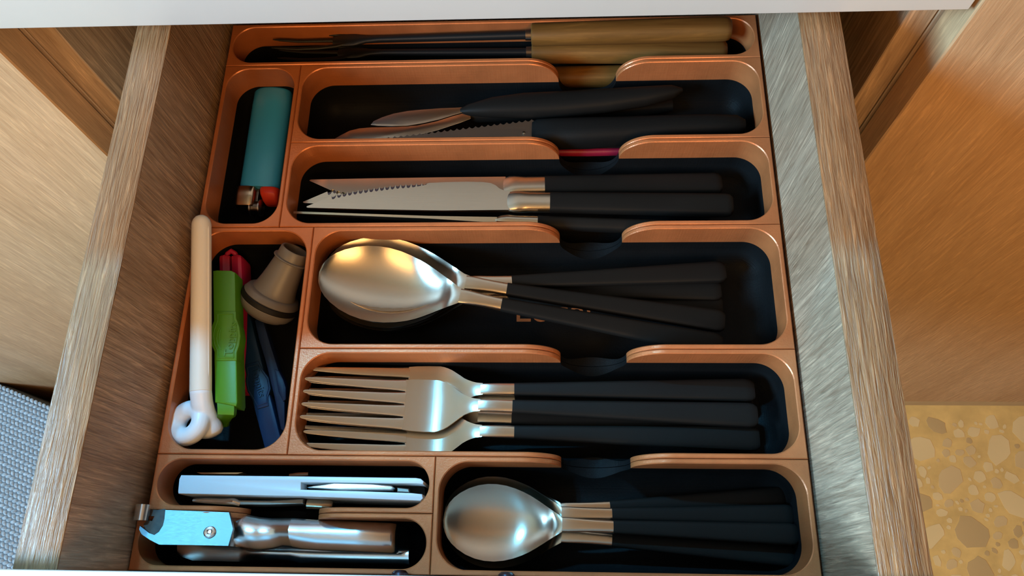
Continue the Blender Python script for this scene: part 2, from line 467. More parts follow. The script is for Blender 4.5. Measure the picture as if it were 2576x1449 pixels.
lettering('lettering', 'Löffel', 18, .05, M['copper'], tray_sp, (-19.43, 144.39, -35.90), (1, 0.0, 0), (0, 1, 0), ORG[tray_sp.name]['org'])

# ---------------------------------------------------------------- cutlery makers (own frame: tip at origin, +x to the handle end, z up)
def handle_mesh(x0, x1, w0, w1, h0, h1, z0, z1, y0=0, y1=0, n=3.6):
    secs = []
    for q in (0, .004, .25, .5, .75, .96, .985, 1.0):
        k = 1 if q < .97 else (.93 if q < .99 else .72)
        secs.append(ring_x(x0 + (x1 - x0) * q, y0 + (y1 - y0) * q, z0 + (z1 - z0) * q, (w0 + (w1 - w0) * q) * k, (h0 + (h1 - h0) * q) * k, n))
    return loft(secs)
BOWL = [(0, .0), (.006, .17), (.02, .31), (.045, .455), (.08, .59), (.13, .72), (.2, .85), (.29, .955), (.38, 1.0), (.47, .995), (.56, .945), (.65, .85), (.73, .73), (.8, .60), (.86, .475), (.92, .35), (.97, .25), (1, .19)]
def spoon(t, lb, hw, x_st, x_h, L, depth, wst, wend, arch):
    # bowl with its shoulder, then stem, then handle
    def half(x): return max(.05, hw * interp(BOWL, x / lb))
    def zr(x): return 1.0 + arch * smoothstep(lb * .62, lb * 1.08, x) + 2.2 * (1 - x / lb) ** 2 * (x < lb)
    def dep(x):
        u = x / lb; return depth * max(0, math.sin(math.pi * min(1, u) ** .92)) ** .75 * (1 - smoothstep(.86, 1.0, u))
    xs = [lb * q for q in (0, .006, .02, .045, .08, .13, .2, .28, .36, .44, .52, .6, .67, .73, .78, .83, .88, .92, .96, 1)]
    mesh('bowl', *sheet(xs, half, lambda x, v: zr(x) - dep(x) * (1 - abs(v) ** 2.2) + (.5 * (1 - v * v) * smoothstep(.88, 1, x / lb)), 1.1, 20), M['steel'], t, local=True, angle=60)
    secs = []
    for x in [lb + (x_st - lb) * q for q in (0, .12, .25, .4, .6, .8, 1)]:
        q = (x - lb) / (x_st - lb); wd = 2 * hw * .19 + (wst - 2 * hw * .19) * smoothstep(0, .6, q)
        z = zr(x) + .2 - 1.2 * q * q * arch / 4
        secs.append(ring_x(x, 0, z - .6 - .5 * q, wd, 1.9 + 2.2 * q, 3.2, 20))
    mesh('stem', *loft(secs), M['steel'], t, local=True, angle=50)
    zs = zr(x_st) + .2 - 1.2 * arch / 4 - 1.1
    mesh('handle', *handle_mesh(x_st - .5, L, wst + .3, wend, 4.4, 5.4, zs, 1.2), M['handle'], t, local=True, angle=30)
def big_spoon(t): spoon(t, 70, 19.5, 91, 91, 198, 7.5, 6.2, 11.5, 5)
def tea_spoon(t): spoon(t, 52, 16.4, 75, 75, 156, 6.0, 5.4, 9.6, 4)
def fork(t):
    hw = 12.3
    W = [(46, 11.8), (50, 12.2), (56, 12.4), (61, 12.3), (64, 11.6), (67, 10.0), (70, 7.9), (73, 5.6), (76, 4.0), (79, 3.1), (82, 2.75)]
    def z(x): return interp([(0, 8.6), (5, 7.3), (10, 6.1), (15, 5.0), (20, 4.1), (25, 3.3), (30, 2.6), (35, 2.0), (40, 1.45), (44, 1.05), (48, .65), (52, .3), (56, .05), (60, 0), (64, .55), (68, 1.6), (72, 2.9), (76, 4.1), (80, 4.9), (84, 5.3), (90, 5.3), (97, 4.9)], x)
    xs = [46, 48, 50, 53, 56, 59, 61, 63, 65, 67, 69, 71, 73, 75, 77, 79, 82]
    mesh('palm', *sheet(xs, lambda x: interp(W, x), lambda x, v: z(x) - .3 * (1 - v * v), 1.4, 12), M['steel'], t, local=True, angle=50)
    for i in range(4):
        y = -9.1 + i * 6.07; secs = []
        for x in (0, .6, 2, 6, 12, 20, 28, 36, 42, 46.5):
            wd = interp([(0, .7), (.6, 1.5), (2, 2.0), (12, 3.0), (28, 4.2), (40, 4.7), (44, 5.2), (46.5, 5.7)], x)
            th = interp([(0, .6), (3, 1.1), (46.5, 1.4)], x)
            secs.append(ring_x(x, y * (1 - .02 * (46 - x) / 46), z(x) - .05 - th / 2, wd, th, 5, 16))
        mesh('tine', *loft(secs), M['steel'], t, local=True, angle=50)
    secs = []
    for q in (0, .15, .3, .5, .7, .85, 1):
        x = 81 + 16.5 * q; secs.append(ring_x(x, 0, z(x) - .7 - .5 * q, 5.5 + .5 * q, 1.6 + 2.4 * q, 3.4, 20))
    mesh('stem', *loft(secs), M['steel'], t, local=True, angle=50)
    mesh('handle', *handle_mesh(97, 211, 6.2, 11.8, 4.3, 5.4, z(97) - 1.2, 1.5), M['handle'], t, local=True, angle=30)
def table_knife(t):
    up = [(0, .8), (2.5, 2.0), (5, 3.1), (14, 7.8), (24, 10.3), (35, 12.3), (47, 14.2), (61, 15.3), (70, 15.9), (81, 16.2), (90, 16.0), (94, 15.4), (96.5, 14.2), (98.5, 12.4), (101, 11.2), (104, 10.8)]
    out = [(0, .3), (.6, .0), (30, -.3), (70, -.4), (104, .2)]
    top = [(104, 10.8), (101, 11.2), (98.5, 12.4), (96.5, 14.2), (94, 15.4), (90, 16.0), (81, 16.2), (70, 15.9), (62, 15.4)]
    n = 18
    for i in range(n):
        x0 = 61 - i * 2.72; x1 = x0 - 2.72
        for q in (.12, .3, .5, .7, .88):
            x = x0 + (x1 - x0) * q; top.append((x, interp(up, x) - 1.0 * math.sqrt(max(0, 1 - ((q - .5) / .46) ** 2))))
        top.append((x1, interp(up, x1) + .15))
    top += [(2.5, 2.0), (0, .8)]
    poly = out + top
    def th(x): return .55 + .9 * smoothstep(60, 104, x)
    V = [(x, y - 5.4, th(x)) for x, y in poly] + [(x, y - 5.4, -th(x)) for x, y in poly]; m = len(poly)
    F = [tuple(range(m)), tuple(range(2 * m - 1, m - 1, -1))] + [(i, (i + 1) % m, m + (i + 1) % m, m + i) for i in range(m)]
    # shade-coloured scallop faces follow; the scallops stay as real notches in the outline
    mesh('blade', V, F, M['steel'], t, local=True, angle=30)
    gv = []; gf = []
    for i in range(n):
        xa = 61 - i * 2.72; b = len(gv)
        for q in range(7):
            u = q / 6; x = xa - 2.72 * (.04 + .92 * u); s = math.sqrt(max(0, 1 - (2 * u - 1) ** 2))
            ye = interp(up, x) - 5.4 - 1.0 * s
            gv += [(x, ye + .02, th(x) + .02), (x, ye - 1.3 * s - .02, th(x) + .05)]
        for q in range(6): gf.append((b + 2 * q, b + 2 * q + 1, b + 2 * q + 3, b + 2 * q + 2))
    mesh('scallop_shade', gv, gf, M['screw'], t, local=True)  # flat dark faces; the ground hollows' dark reflection is put into their colour
    secs = []
    for x, wd, h, yc in ((101, 9.0, 1.9, .1), (103, 10.6, 3.0, .1), (106, 11.6, 5.6, 0), (109, 11.4, 6.8, 0), (112, 10.8, 6.6, 0), (114, 10.4, 6.4, 0), (125, 10.4, 6.6, 0)):
        secs.append(ring_x(x, yc, 0, wd, h, 2.8, 24))
    mesh('bolster', *loft(secs), M['steel'], t, local=True, angle=45)
    mesh('handle', *handle_mesh(124.6, 217, 10.7, 12.2, 6.8, 7.2, 0, 0), M['handle'], t, local=True, angle=30)
def fondue_fork(t):
    # three thin tines, a long thin shaft, a ferrule and a round wooden handle
    for k in (-1, 0, 1):
        secs = []
        for x in (0, 1, 4, 14, 26, 36, 42):
            yk = k * interp([(0, 5.6), (26, 5.0), (38, 3.6), (42, 2.2)], x)
            zz = interp([(0, 2.2), (14, .2), (42, 0)], x)
            secs.append(ring_x(x, yk, zz, interp([(0, .5), (4, 1.6), (42, 2.6)], x), interp([(0, .5), (4, 1.4), (42, 2.2)], x), 2.2, 10))
        mesh('tine', *loft(secs), M['blackmetal'], t, local=True)
    mesh('shaft', *loft([ring_x(x, 0, 0, wd, h, 2.4, 14) for x, wd, h in ((34, 5, 2), (40, 8.5, 2.4), (46, 8.0, 2.6), (53, 4.6, 3), (60, 3.8, 3.6), (100, 4.2, 4.0), (146, 4.6, 4.6))]), M['blackmetal'], t, local=True)
    mesh('ferrule', *lathe([(0, 2.4), (.3, 3.0), (4, 3.2)], (141.5, 0, 0), (1, 0, 0), 20), M['chrome_dark'], t, local=True)
    h = mesh('handle', *loft([ring_x(145 + x, 0, 0, 2 * r, 2 * r, 2.25, 28) for x, r in ((0, 5.2), (.5, 5.8), (2, 6.0), (30, 6.0), (70, 6.1), (100, 6.25), (104, 6.1), (106, 5.6), (107, 4.5))]), M['beech_shaded'], t, local=True)

# ---------------------------------------------------------------- cutlery in the trays
place_set(fondue_fork, 'fondue_fork', 'fork', 'fondue forks in the furthest tray', [
    ('black fondue fork with round wooden handle, topmost of the three furthest back', (-155.63, 301.17, -9.00), (103.19, 297.88, -1.00), 0),
    ('black fondue fork whose wooden handle lies just below the topmost one', (-155.61, 301.87, -19.00), (105.11, 293.48, -15.00), 0),
    ('black fondue fork with wooden handle lying lowest, seen through the notch', (-148, 291, -32.5), (104, 289.5, -29.2), 0)])
place_set(big_spoon, 'tablespoon', 'spoon', 'tablespoons stacked in one tray', [
    ('steel tablespoon with black handle, topmost of the stacked large spoons', (-113.54, 158.90, -6.00), (94.90, 124.39, -22.00), 0),
    ('steel tablespoon second from top, bowl edge showing above the topmost spoon', (-111.80, 164.78, -10.50), (98.26, 137.87, -24.50), 0),
    ('tablespoon whose black handle fans out furthest towards the back', (-110.05, 151.41, -15.00), (100.81, 167.94, -26.00), 0),
    ('tablespoon whose black handle lies second from the back of the fan', (-112.65, 153.09, -19.50), (101.01, 158.69, -30.50), 0),
    ('lowest tablespoon, only a thin bowl edge and sliver of handle showing', (-112.06, 155.64, -24.00), (100.70, 150.21, -32.50), 0)])
place_set(fork, 'table_fork', 'fork', 'steel forks stacked in one tray', [
    ('steel table fork with black handle, topmost in the middle of the forks', (-115.47, 97.04, -13.00), (99.06, 93.20, -23.00), 0),
    ('steel table fork with black handle lying furthest back of the forks', (-114.93, 103.21, -18.00), (98.01, 105.97, -26.50), 0),
    ('steel table fork with black handle lying nearest of the forks', (-114.69, 85.23, -18.00), (99.42, 82.96, -27.00), 0),
    ('table fork mostly hidden between the topmost and the nearest fork', (-116.22, 94.13, -22.50), (98.70, 88.18, -31.00), 0),
    ('table fork mostly hidden between the furthest and the topmost fork', (-114.87, 100.08, -23.00), (98.58, 102.01, -32.00), 0)])
place_set(tea_spoon, 'teaspoon', 'spoon', 'teaspoons stacked in the nearest tray', [
    ('steel teaspoon with black handle, topmost of the small spoons', (-47.96, 43.89, -12.00), (101.45, 40.55, -22.00), 0),
    ('steel teaspoon second from top, bowl edge showing behind the topmost one', (-48.09, 46.93, -16.00), (103.06, 48.86, -26.00), 0),
    ('steel teaspoon whose black handle lies nearest in the fan', (-48.03, 42.27, -20.00), (102.58, 31.82, -29.00), 0),
    ('lowest teaspoon, its black handle furthest back in the fan', (-48.17, 46.04, -24.00), (104.30, 57.34, -32.00), 0)])
place_set(table_knife, 'table_knife', 'knife', 'table knives lying in one tray', [
    ('serrated steel table knife lying flat on top, edge facing back', (-125.36, 202.14, -9.00), (104.09, 199.11, -15.00), 0),
    ('table knife lying furthest back with its spine facing back', (-128.06, 211.69, -16.00), (104.57, 216.19, -23.00), 176),
    ('table knife standing on its edge against the front of its tray', (-131.50, 195.02, -12.00), (100.01, 186.31, -17.00), -72),
    ('table knife hidden under the top one, only its tip showing', (-130.43, 209.18, -17.00), (102.40, 204.76, -27.00), 4)])

# ---------------------------------------------------------------- kitchen knives in the second row
def world_loft(path, sizes, n=2.4, k=20):
    """solid along a path of points; sizes = (width in the drawer plane, height)"""
    pts = [Vector(p) for p in path]; secs = []
    for i, p in enumerate(pts):
        t = (pts[min(i + 1, len(pts) - 1)] - pts[max(i - 1, 0)]).normalized()
        s = Vector((0, 0, 1)).cross(t).normalized(); u = t.cross(s); w, h = sizes[i]
        secs.append([tuple(p + s * q[1] + u * q[2]) for q in ring_x(0, 0, 0, w, h, n, k)])
    return loft(secs)
def flat(poly, th, c=0): return prism(poly, poly[0][2] - th / 2, poly[0][2] + th / 2, c)
def drop(p, d): return (p[0], p[1], p[2] + d)
def shift(p, dx, dy, dz): return (p[0] + dx, p[1] + dy, p[2] + dz)

kn = thing('paring_knife', 'small paring knife with short leaf-shaped blade and smooth black handle', 'knife', (2.83, 258.80, -14.00), 'kitchen knives in the second row')
mesh('blade', *flat([(-97.27, 248.43, -13.00), (-95.94, 250.66, -13.00), (-91.35, 253.10, -13.00), (-85.42, 255.28, -13.00), (-77.91, 256.80, -13.00), (-70.35, 257.56, -13.00), (-59.55, 258.27, -13.00), (-46.15, 258.68, -13.00), (-47.32, 255.42, -13.00), (-52.86, 253.75, -13.00), (-60.28, 251.11, -13.00), (-68.78, 249.00, -13.00), (-77.31, 247.51, -13.00), (-85.95, 247.51, -13.00), (-93.55, 247.87, -13.00)], 1.2, .25), M['steel_dull'], kn)
mesh('handle', *world_loft([(-49.10, 256.71, -13.00), (-44.37, 257.14, -13.00), (-31.49, 258.69, -13.00), (-14.30, 259.41, -13.00), (7.10, 260.06, -13.00), (28.45, 261.72, -13.00), (49.78, 264.13, -13.00), (64.74, 266.64, -13.00), (70.32, 267.81, -13.00)], [(2.5, 2), (6, 6), (11, 9), (14, 11), (14, 11.5), (13, 11), (10.5, 10), (7, 8), (2, 3)]), M['handle'], kn)
kn = thing('utility_knife', 'kitchen knife with curved blade lying under the paring knife', 'knife', (2.92, 264.29, -26.00), 'kitchen knives in the second row')
mesh('blade', *flat([(-119.96, 244.88, -22.00), (-115.81, 247.86, -22.00), (-111.18, 250.59, -22.00), (-105.75, 252.04, -22.00), (-99.14, 252.58, -22.00), (-84.74, 252.62, -22.00), (-73.73, 253.35, -22.00), (-62.84, 256.00, -22.00), (-54.18, 259.71, -22.00), (-45.53, 264.47, -22.00), (-44.17, 257.24, -22.00), (-49.57, 254.77, -22.00), (-62.54, 249.88, -22.00), (-75.51, 246.28, -22.00), (-84.12, 243.63, -22.00), (-106.07, 242.93, -22.00)], 1.4, .3), M['steel_dull'], kn)
mesh('handle', *world_loft([(-48.14, 260.53, -23.00), (-41.33, 263.30, -25.00), (2.93, 266.26, -27.00), (47.18, 268.02, -28.00), (67.02, 269.26, -28.00)], [(4, 3), (11, 8), (12, 10), (12, 10), (8, 6)]), M['handle'], kn)
kn = thing('serrated_knife', 'serrated kitchen knife with thick rough black handle at the front of its tray', 'knife', (23.94, 243.60, -16.00), 'kitchen knives in the second row')
edge = []
e0 = (-90.81, 240.65, -15.00); e1 = (-7.23, 251.35, -15.00)
NS = 25
for i in range(NS):
    for q in (0, .16, .38, .62, .84):
        s = (i + q) / NS
        edge.append((e0[0] + (e1[0] - e0[0]) * s, e0[1] + (e1[1] - e0[1]) * s + (.75 if q == 0 else .2 if q in (.16, .84) else -.35), -15))
mesh('blade', *flat(edge + [(-7.23, 251.35, -15.00), (-9.73, 240.27, -15.00), (-10.76, 235.89, -15.00), (-86.65, 236.90, -15.00), (-92.23, 239.44, -15.00)], 1.3), M['steel_dull'], kn, angle=30)
for px in ((-14.61, 243.27, -14.20), (-7.82, 242.43, -14.20)):
    mesh('rivet', *lathe([(0, .8), (.25, .8), (.4, .4)], px, (0, 0, 1), 12), M['steel'], kn)
mesh('handle', *world_loft([(-10.38, 243.22, -15.00), (-7.84, 243.18, -15.00), (2.75, 242.16, -14.00), (19.55, 241.78, -13.00), (36.31, 242.51, -13.00), (57.21, 243.91, -13.00), (82.40, 245.40, -14.00), (97.17, 246.06, -15.00), (101.73, 245.99, -15.00)], [(13, 6), (15, 11), (15.5, 15), (15, 16), (14, 15), (12.5, 14), (11.5, 13), (10.5, 12), (6, 8)], 2.8), M['knifehandle'], kn)
kn = thing('peeler', 'black utensil with crimson strip lying lowest, seen through the notch', 'utensil', (20.06, 237.30, -27.00))
mesh('body', *world_loft([(-50, 243.5, -28), (-46, 243, -28), (20, 242.5, -28), (90, 243, -28), (94, 243.5, -28)], [(3, 3), (7, 8), (8, 9), (7, 8), (3, 3)]), M['handle'], kn)
mesh('strip', *world_loft([(-20, 239.6, -27), (-12, 238.6, -26.5), (20, 238.2, -26.5), (60, 238.6, -26.5), (68, 239.6, -27)], [(1, 2), (3.4, 5), (3.8, 5), (3.4, 5), (1, 2)]), M['crimson'], kn)

# ---------------------------------------------------------------- turquoise lighter
lt = thing('lighter', 'turquoise plastic lighter with metal hood and red button', 'lighter', mtx=frame((-156.83, 277.35, -21.50), (-158.78, 213.49, -26.50)))
mesh('body', *loft([ring_x(x, 0, 0, wd, h, 2.15, 36) for x, wd, h in ((0, 17, 8), (.6, 20, 10.5), (2, 21.6, 12), (10, 22, 12.4), (40, 22, 12.4), (60.0, 22, 12.4), (61, 21.5, 12))]), M['blue'], lt, local=True)
hv, hf = loft([ring_x(x, -5.8, .2, wd, h, 4.5, 24) for x, wd, h in ((61, 10.6, 11.6), (61.3, 11, 12), (66, 11, 12), (71.6, 10.6, 11.4), (72, 10, 10.8))])
mesh('hood', hv, hf, M['brass'], lt, local=True)
mesh('button', *loft([ring_x(x, 6.4 + .15 * (x - 61), yy, wd, h, 3, 20) for x, yy, wd, h in ((61, .5, 10.5, 10), (62, .8, 11, 10.5), (65, 1.5, 10, 9.5), (68, .5, 8.4, 7), (69.5, -.5, 6.5, 4))]), M['red'], lt, local=True)
for y0 in (-3.2, 1.6):
    mesh('spark_wheel', *lathe([(0, 3.0), (.2, 4.6), (.9, 4.6), (1.1, 3.9), (1.2, 2.8)], (71.5, y0, .6), (0, 1, 0), 28), M['steel_dull'], lt, local=True)
mesh('flint_roller', *lathe([(0, 3.6), (3.6, 3.6)], (71.5, -2, .6), (0, 1, 0), 24), M['chrome_dark'], lt, local=True)
mesh('wheel_fork', *box(61, 71, -.3, .3, -3.5, 2), M['chrome_dark'], lt, local=True, smooth=False)

# ---------------------------------------------------------------- things in the left tray
hk = thing('hook_tool', 'long cream plastic rod with ring end lying across the left trays', 'tool', (-164.84, 115.16, -2.00))
ra = Vector((-171.75, 184.18, 7.00)); rb = Vector((-161.99, 98.87, -1.50)); rd = (rb - ra).normalized()
rp = [ra - rd * 4.6 * k for k in (0,)]
path = [ra + rd * d for d in (-.8, -.6, .2, 1.6, 3.2, 4.6)] + [ra + (rb - ra) * q for q in (.12, .3, .5, .7, .9, 1.0)]
mesh('rod', *tube(path, [.6, 1.6, 2.9, 4.0, 4.5, 4.65, 4.7, 4.7, 4.75, 4.8, 4.9, 4.9], 24), M['cream'], hk)
side = Vector((.93, 0, .36)) * 4.35
mesh('rib', *tube([ra + (rb - ra) * q + side for q in (.06, .09, .3, .6, .9, .96)], [.3, .75, .8, .8, .75, .3], 10), M['cream'], hk)
neck = tube([rb - rd * 3, rb, Vector((-161.78, 94.41, -4.00)), Vector((-161.33, 90.85, -6.50)), Vector((-160.72, 87.38, -9.50)), Vector((-159.99, 84.53, -12.00)), Vector((-159.33, 82.39, -13.50)), Vector((-158.81, 80.85, -14.20)), Vector((-158.54, 80.16, -14.50))], [4.8, 4.9, 4.9, 5.0, 5.3, 5.8, 5.6, 4.2, 1.6], 20)
link_bar = tube([Vector((-160.50, 84.15, -12.00)), Vector((-163.30, 83.10, -10.50)), Vector((-165.11, 83.17, -9.00))], [5.0, 4.4, 4.0], 16)
rn = Vector((-.25, .1, .96)).normalized(); rc = Vector((-167.80, 85.35, -7.00)); ru = rn.orthogonal().normalized(); rv = rn.cross(ru)
tv = []; tf = []
for i in range(40):
    a = 2 * math.pi * i / 40; d = ru * math.cos(a) + rv * math.sin(a)
    for j in range(16):
        b = 2 * math.pi * j / 16; tv.append(tuple(rc + d * (6.6 + 4.2 * math.cos(b)) + rn * 4.5 * math.sin(b)))
        tf.append((i * 16 + j, ((i + 1) % 40) * 16 + j, ((i + 1) % 40) * 16 + (j + 1) % 16, i * 16 + (j + 1) % 16))
he = mesh('hook_end', *join(neck, link_bar, (tv, tf)), M['whiteplastic'], hk)
rm = he.modifiers.new('fuse', 'REMESH'); rm.mode = 'VOXEL'; rm.voxel_size = .0005; rm.use_smooth_shade = True
sm = he.modifiers.new('smooth', 'SMOOTH'); sm.iterations = 8; sm.factor = .5

gc = thing('bag_clip', 'grass green bag clip with embossed oval lettering beside the cream rod', 'clip', (-158.44, 127.43, -10.00), 'plastic bag clips')
mesh('bar', *prism([(-167.45, 160.59, -5.00), (-165.51, 161.01, -5.00), (-158.25, 160.77, -5.00), (-156.10, 159.70, -5.00), (-150.60, 125.88, -5.00), (-145.52, 94.71, -5.00), (-145.81, 92.85, -5.00), (-156.22, 94.66, -5.00)], -16, -5, .7), M['green'], gc)
mesh('badge', *prism([(-162.97, 139.22, -4.60), (-152.57, 139.21, -4.60), (-151.87, 135.76, -4.60), (-149.68, 131.33, -4.60), (-148.44, 126.74, -4.60), (-148.37, 122.20, -4.60), (-149.01, 118.67, -4.60), (-148.61, 114.58, -4.60), (-158.95, 114.55, -4.60), (-159.74, 118.45, -4.60), (-161.87, 122.18, -4.60), (-163.16, 126.73, -4.60), (-163.30, 131.33, -4.60), (-162.43, 135.76, -4.60)], -12, -4.55, .4), M['green'], gc)
bd = [(-161.13, 137.76, -4.50), (-153.69, 137.75, -4.50), (-153.05, 134.72, -4.50), (-150.82, 130.10, -4.50), (-149.94, 126.71, -4.50), (-149.92, 122.56, -4.50), (-150.56, 119.02, -4.50), (-150.11, 115.90, -4.50), (-157.58, 115.89, -4.50), (-158.25, 119.01, -4.50), (-160.34, 122.55, -4.50), (-161.57, 126.70, -4.50), (-161.51, 130.09, -4.50), (-160.63, 134.52, -4.50)]
mesh('badge_rim', *join(*[tube([a, b], .28, 8) for a, b in zip(bd, bd[1:] + bd[:1])]), M['green'], gc)
lettering('lettering', 'Toppits', 5.5, .28, M['green'], gc, (-151.14, 116.65, -4.40), (0.01, 1, 0), (-1, 0, 0), ORG[gc.name]['org'])
mesh('emblem', *tube([(-159.10, 130.90, -4.50), (-159.84, 128.10, -4.50), (-159.80, 125.31, -4.50), (-158.54, 122.15, -4.50), (-156.83, 119.80, -4.50), (-157.89, 122.94, -4.50), (-158.63, 126.51, -4.50), (-158.59, 130.10, -4.50)], .3, 8), M['green'], gc)
hs = []
for a, b, th in (((-155.47, 95.55, -5.60), (-147.38, 95.59, -5.60), 3), ((-154.65, 91.44, -5.60), (-146.73, 91.12, -5.60), 3), ((-154.66, 89.38, -6.40), (-146.92, 89.06, -6.40), 3), ((-155.73, 88.24, -9.00), (-148.22, 88.47, -9.00), 2.6), ((-158.76, 87.35, -13.00), (-151.28, 88.33, -13.00), 2.6), ((-161.55, 86.05, -17.00), (-153.87, 87.42, -17.00), 2.6), ((-162.01, 84.91, -19.00), (-154.63, 85.91, -19.00), 2.2)):
    hs.append([a, b, (b[0], b[1] + .9, b[2] - th), (a[0], a[1] + .9, a[2] - th)])
mesh('latch', *loft(hs), M['green'], gc, angle=50)

def blue_clip(label, m, z, bar, badge, txt_o, txt_x, txt_y, txt_size):
    t = thing('bag_clip', label, 'clip', bar[0], 'plastic bag clips')
    mesh('bar', *prism(bar, z - 7, z, .5), m, t)
    mesh('badge', *prism(badge, z - 6, z + .5, .4), m, t)
    if txt_o:
        lettering('lettering', 'Toppits', txt_size, .25, m, t, txt_o, txt_x, txt_y, ORG[t.name]['org'])
        ins = [tuple(sum(p[i] for p in badge) / len(badge) * .14 + q[i] * .86 for i in range(2)) + (z + .5,) for q in badge]
        mesh('badge_rim', *join(*[tube([a, b], .25, 8) for a, b in zip(ins, ins[1:] + ins[:1])]), m, t)
    return t
blue_clip('dark blue bag clip lying flat with embossed oval lettering', M['navy'], -25,
    [(-162.08, 149.16, -25.00), (-156.74, 149.58, -25.00), (-152.41, 140.78, -25.00), (-145.40, 122.16, -25.00), (-136.87, 99.64, -25.00), (-128.69, 78.09, -25.00), (-130.49, 75.44, -25.00), (-136.66, 75.39, -25.00), (-144.83, 95.67, -25.00), (-152.37, 115.60, -25.00), (-158.98, 136.32, -25.00)],
    [(-152.10, 117.91, -24.50), (-145.94, 119.96, -24.50), (-143.39, 115.89, -24.50), (-139.61, 111.46, -24.50), (-137.89, 105.86, -24.50), (-138.71, 101.49, -24.50), (-137.98, 97.37, -24.50), (-143.09, 95.77, -24.50), (-146.01, 99.88, -24.50), (-149.42, 104.42, -24.50), (-151.17, 109.81, -24.50), (-150.93, 113.84, -24.50)],
    (-149.01, 116.43, -24.30), tuple(Vector((-141.17, 96.72, -24.30)) - Vector((-149.01, 116.43, -24.30))), (1, .25, 0), 5.3)
blue_clip('nearly black blue bag clip standing on edge against the tray wall', M['navydark'], -17,
    [(-147.82, 138.93, -17.00), (-143.94, 139.97, -17.00), (-138.71, 127.59, -17.00), (-132.34, 113.11, -17.00), (-127.54, 97.88, -17.00), (-125.81, 83.65, -17.00), (-127.83, 84.57, -17.00), (-132.80, 99.79, -17.00), (-139.38, 117.48, -17.00), (-144.56, 129.62, -17.00)],
    [(-134.41, 113.77, -16.50), (-132.16, 112.98, -16.50), (-129.25, 108.45, -16.50), (-127.61, 104.55, -16.50), (-126.91, 98.74, -16.50), (-128.14, 97.77, -16.50), (-131.05, 102.59, -16.50)],
    None, None, None, 0)

pk = thing('bag_clip', 'raspberry red bag clip lying under the green clip', 'clip', (-163.88, 152.40, -22.00), 'plastic bag clips')
pf = Vector((-165.57, 174.34, -17.00)); pn = Vector((-156.83, 104.98, -27.00))
prof = [(-5.6, -11), (-6.2, -1.5), (-5.4, .2), (-3.6, .7), (-2.2, 0), (-1.6, -.6), (-.6, -.8), (-.35, -4), (.35, -4), (.6, -.8), (1.6, -.6), (2.6, 0), (4.4, .7), (6.0, .3), (6.6, -1.2), (6.8, -11)]
secs = []
for q, k in ((0, .86), (.012, .97), (.03, 1), (.5, 1), (.97, .95), (1, .8)):
    c = pf + (pn - pf) * q
    secs.append([(c.x + x * k, c.y, c.z + (y + 5) * k - 5) for x, y in prof])
mesh('jaws', *loft(secs), M['pink'], pk)
mesh('hinge', *tube([pf + Vector((-3.2, -.2, -3)), pf + Vector((-2.2, 1.6, -2)), pf + Vector((-.2, 2.8, -1.4)), pf + Vector((1.8, 1.6, -2)), pf + Vector((2.8, -.2, -3))], [1.2, 1.3, 1.4, 1.3, 1.2], 12), M['pink'], pk)

bs = thing('bottle_pourer', 'grey plastic bell-shaped pourer with black rubber ring', 'pourer', (-143.01, 149.69, -20.00))
ca = Vector((0.4985, 0.7234, 0.4765)); cb = Vector((-143.11, 149.41, -21.00))
mesh('dome', *lathe([(-8.6, .1), (-8.5, 4), (-7.8, 7.8), (-6.6, 10.4), (-5.0, 12.3), (-4.7, 12.9), (-2.5, 14.2), (-.4, 14.7), (0, 14.5)], cb, ca, 48), M['greyplastic'], bs)
mesh('ring', *lathe([(-.1, 13), (0, 14.7), (.4, 15.0), (2.6, 15.0), (3.0, 14.6), (3.1, 13)], cb, ca, 48), M['rubber'], bs)
mesh('cone', *lathe([(3.0, 12), (3.0, 14.2), (3.5, 14.5), (5.6, 13.4), (6.4, 12.4), (6.6, 11.2), (6.9, 11.0), (9, 10.3), (12, 9.6), (18, 8.6), (25, 7.6), (25.3, 8.5), (25.7, 8.8), (26.2, 8.6), (26.5, 7.5), (31, 7.2), (31.5, 6.9), (31.4, 6.2), (27, 6.1), (16, 6.1), (15.9, .1)], cb, ca, 48), M['greyplastic'], bs, angle=30)

# ---------------------------------------------------------------- white can opener
wo = thing('can_opener', 'white plastic can opener with slot standing on its edge', 'opener', (-117.37, 58.51, -20.00))
U = [(-168.22, 54.67, -8.00), (-168.60, 60.09, -8.00), (-167.99, 61.86, -8.00), (-112.79, 61.86, -8.00), (-60.76, 61.66, -8.00), (-58.60, 61.33, -8.00), (-57.11, 60.13, -8.00), (-57.39, 58.92, -8.00), (-60.61, 59.15, -8.00), (-112.48, 59.15, -8.00), (-112.12, 56.03, -8.00), (-86.42, 55.69, -8.00), (-62.50, 55.08, -8.00), (-57.50, 54.62, -8.00), (-57.04, 52.75, -8.00), (-58.04, 51.72, -8.00), (-111.78, 53.01, -8.00), (-167.86, 53.63, -8.00)]
mesh('body', *prism(U, -35.5, -8, .5), M['whiteplastic'], wo, angle=30)
mesh('slot_floor', *prism([(-112.85, 59.23, -8.00), (-58.12, 59.08, -8.00), (-57.49, 54.45, -8.00), (-112.48, 55.94, -8.00)], -35, -17), M['rubber'], wo, smooth=False)
mesh('lever', *prism([(-109.35, 57.01, -8.00), (-106.37, 57.73, -8.00), (-97.31, 58.95, -8.00), (-80.05, 58.69, -8.00), (-71.42, 58.09, -8.00), (-70.29, 57.24, -8.00), (-71.46, 56.19, -8.00), (-94.14, 55.96, -8.00)], -14, -7.6, .5), M['chrome'], wo, angle=25)
mesh('pivot', *prism([(-69.05, 57.42, -8.00), (-63.68, 56.96, -8.00), (-63.22, 55.25, -8.00), (-68.92, 55.53, -8.00)], -13, -8.4, .5), M['chrome_dark'], wo, angle=25)
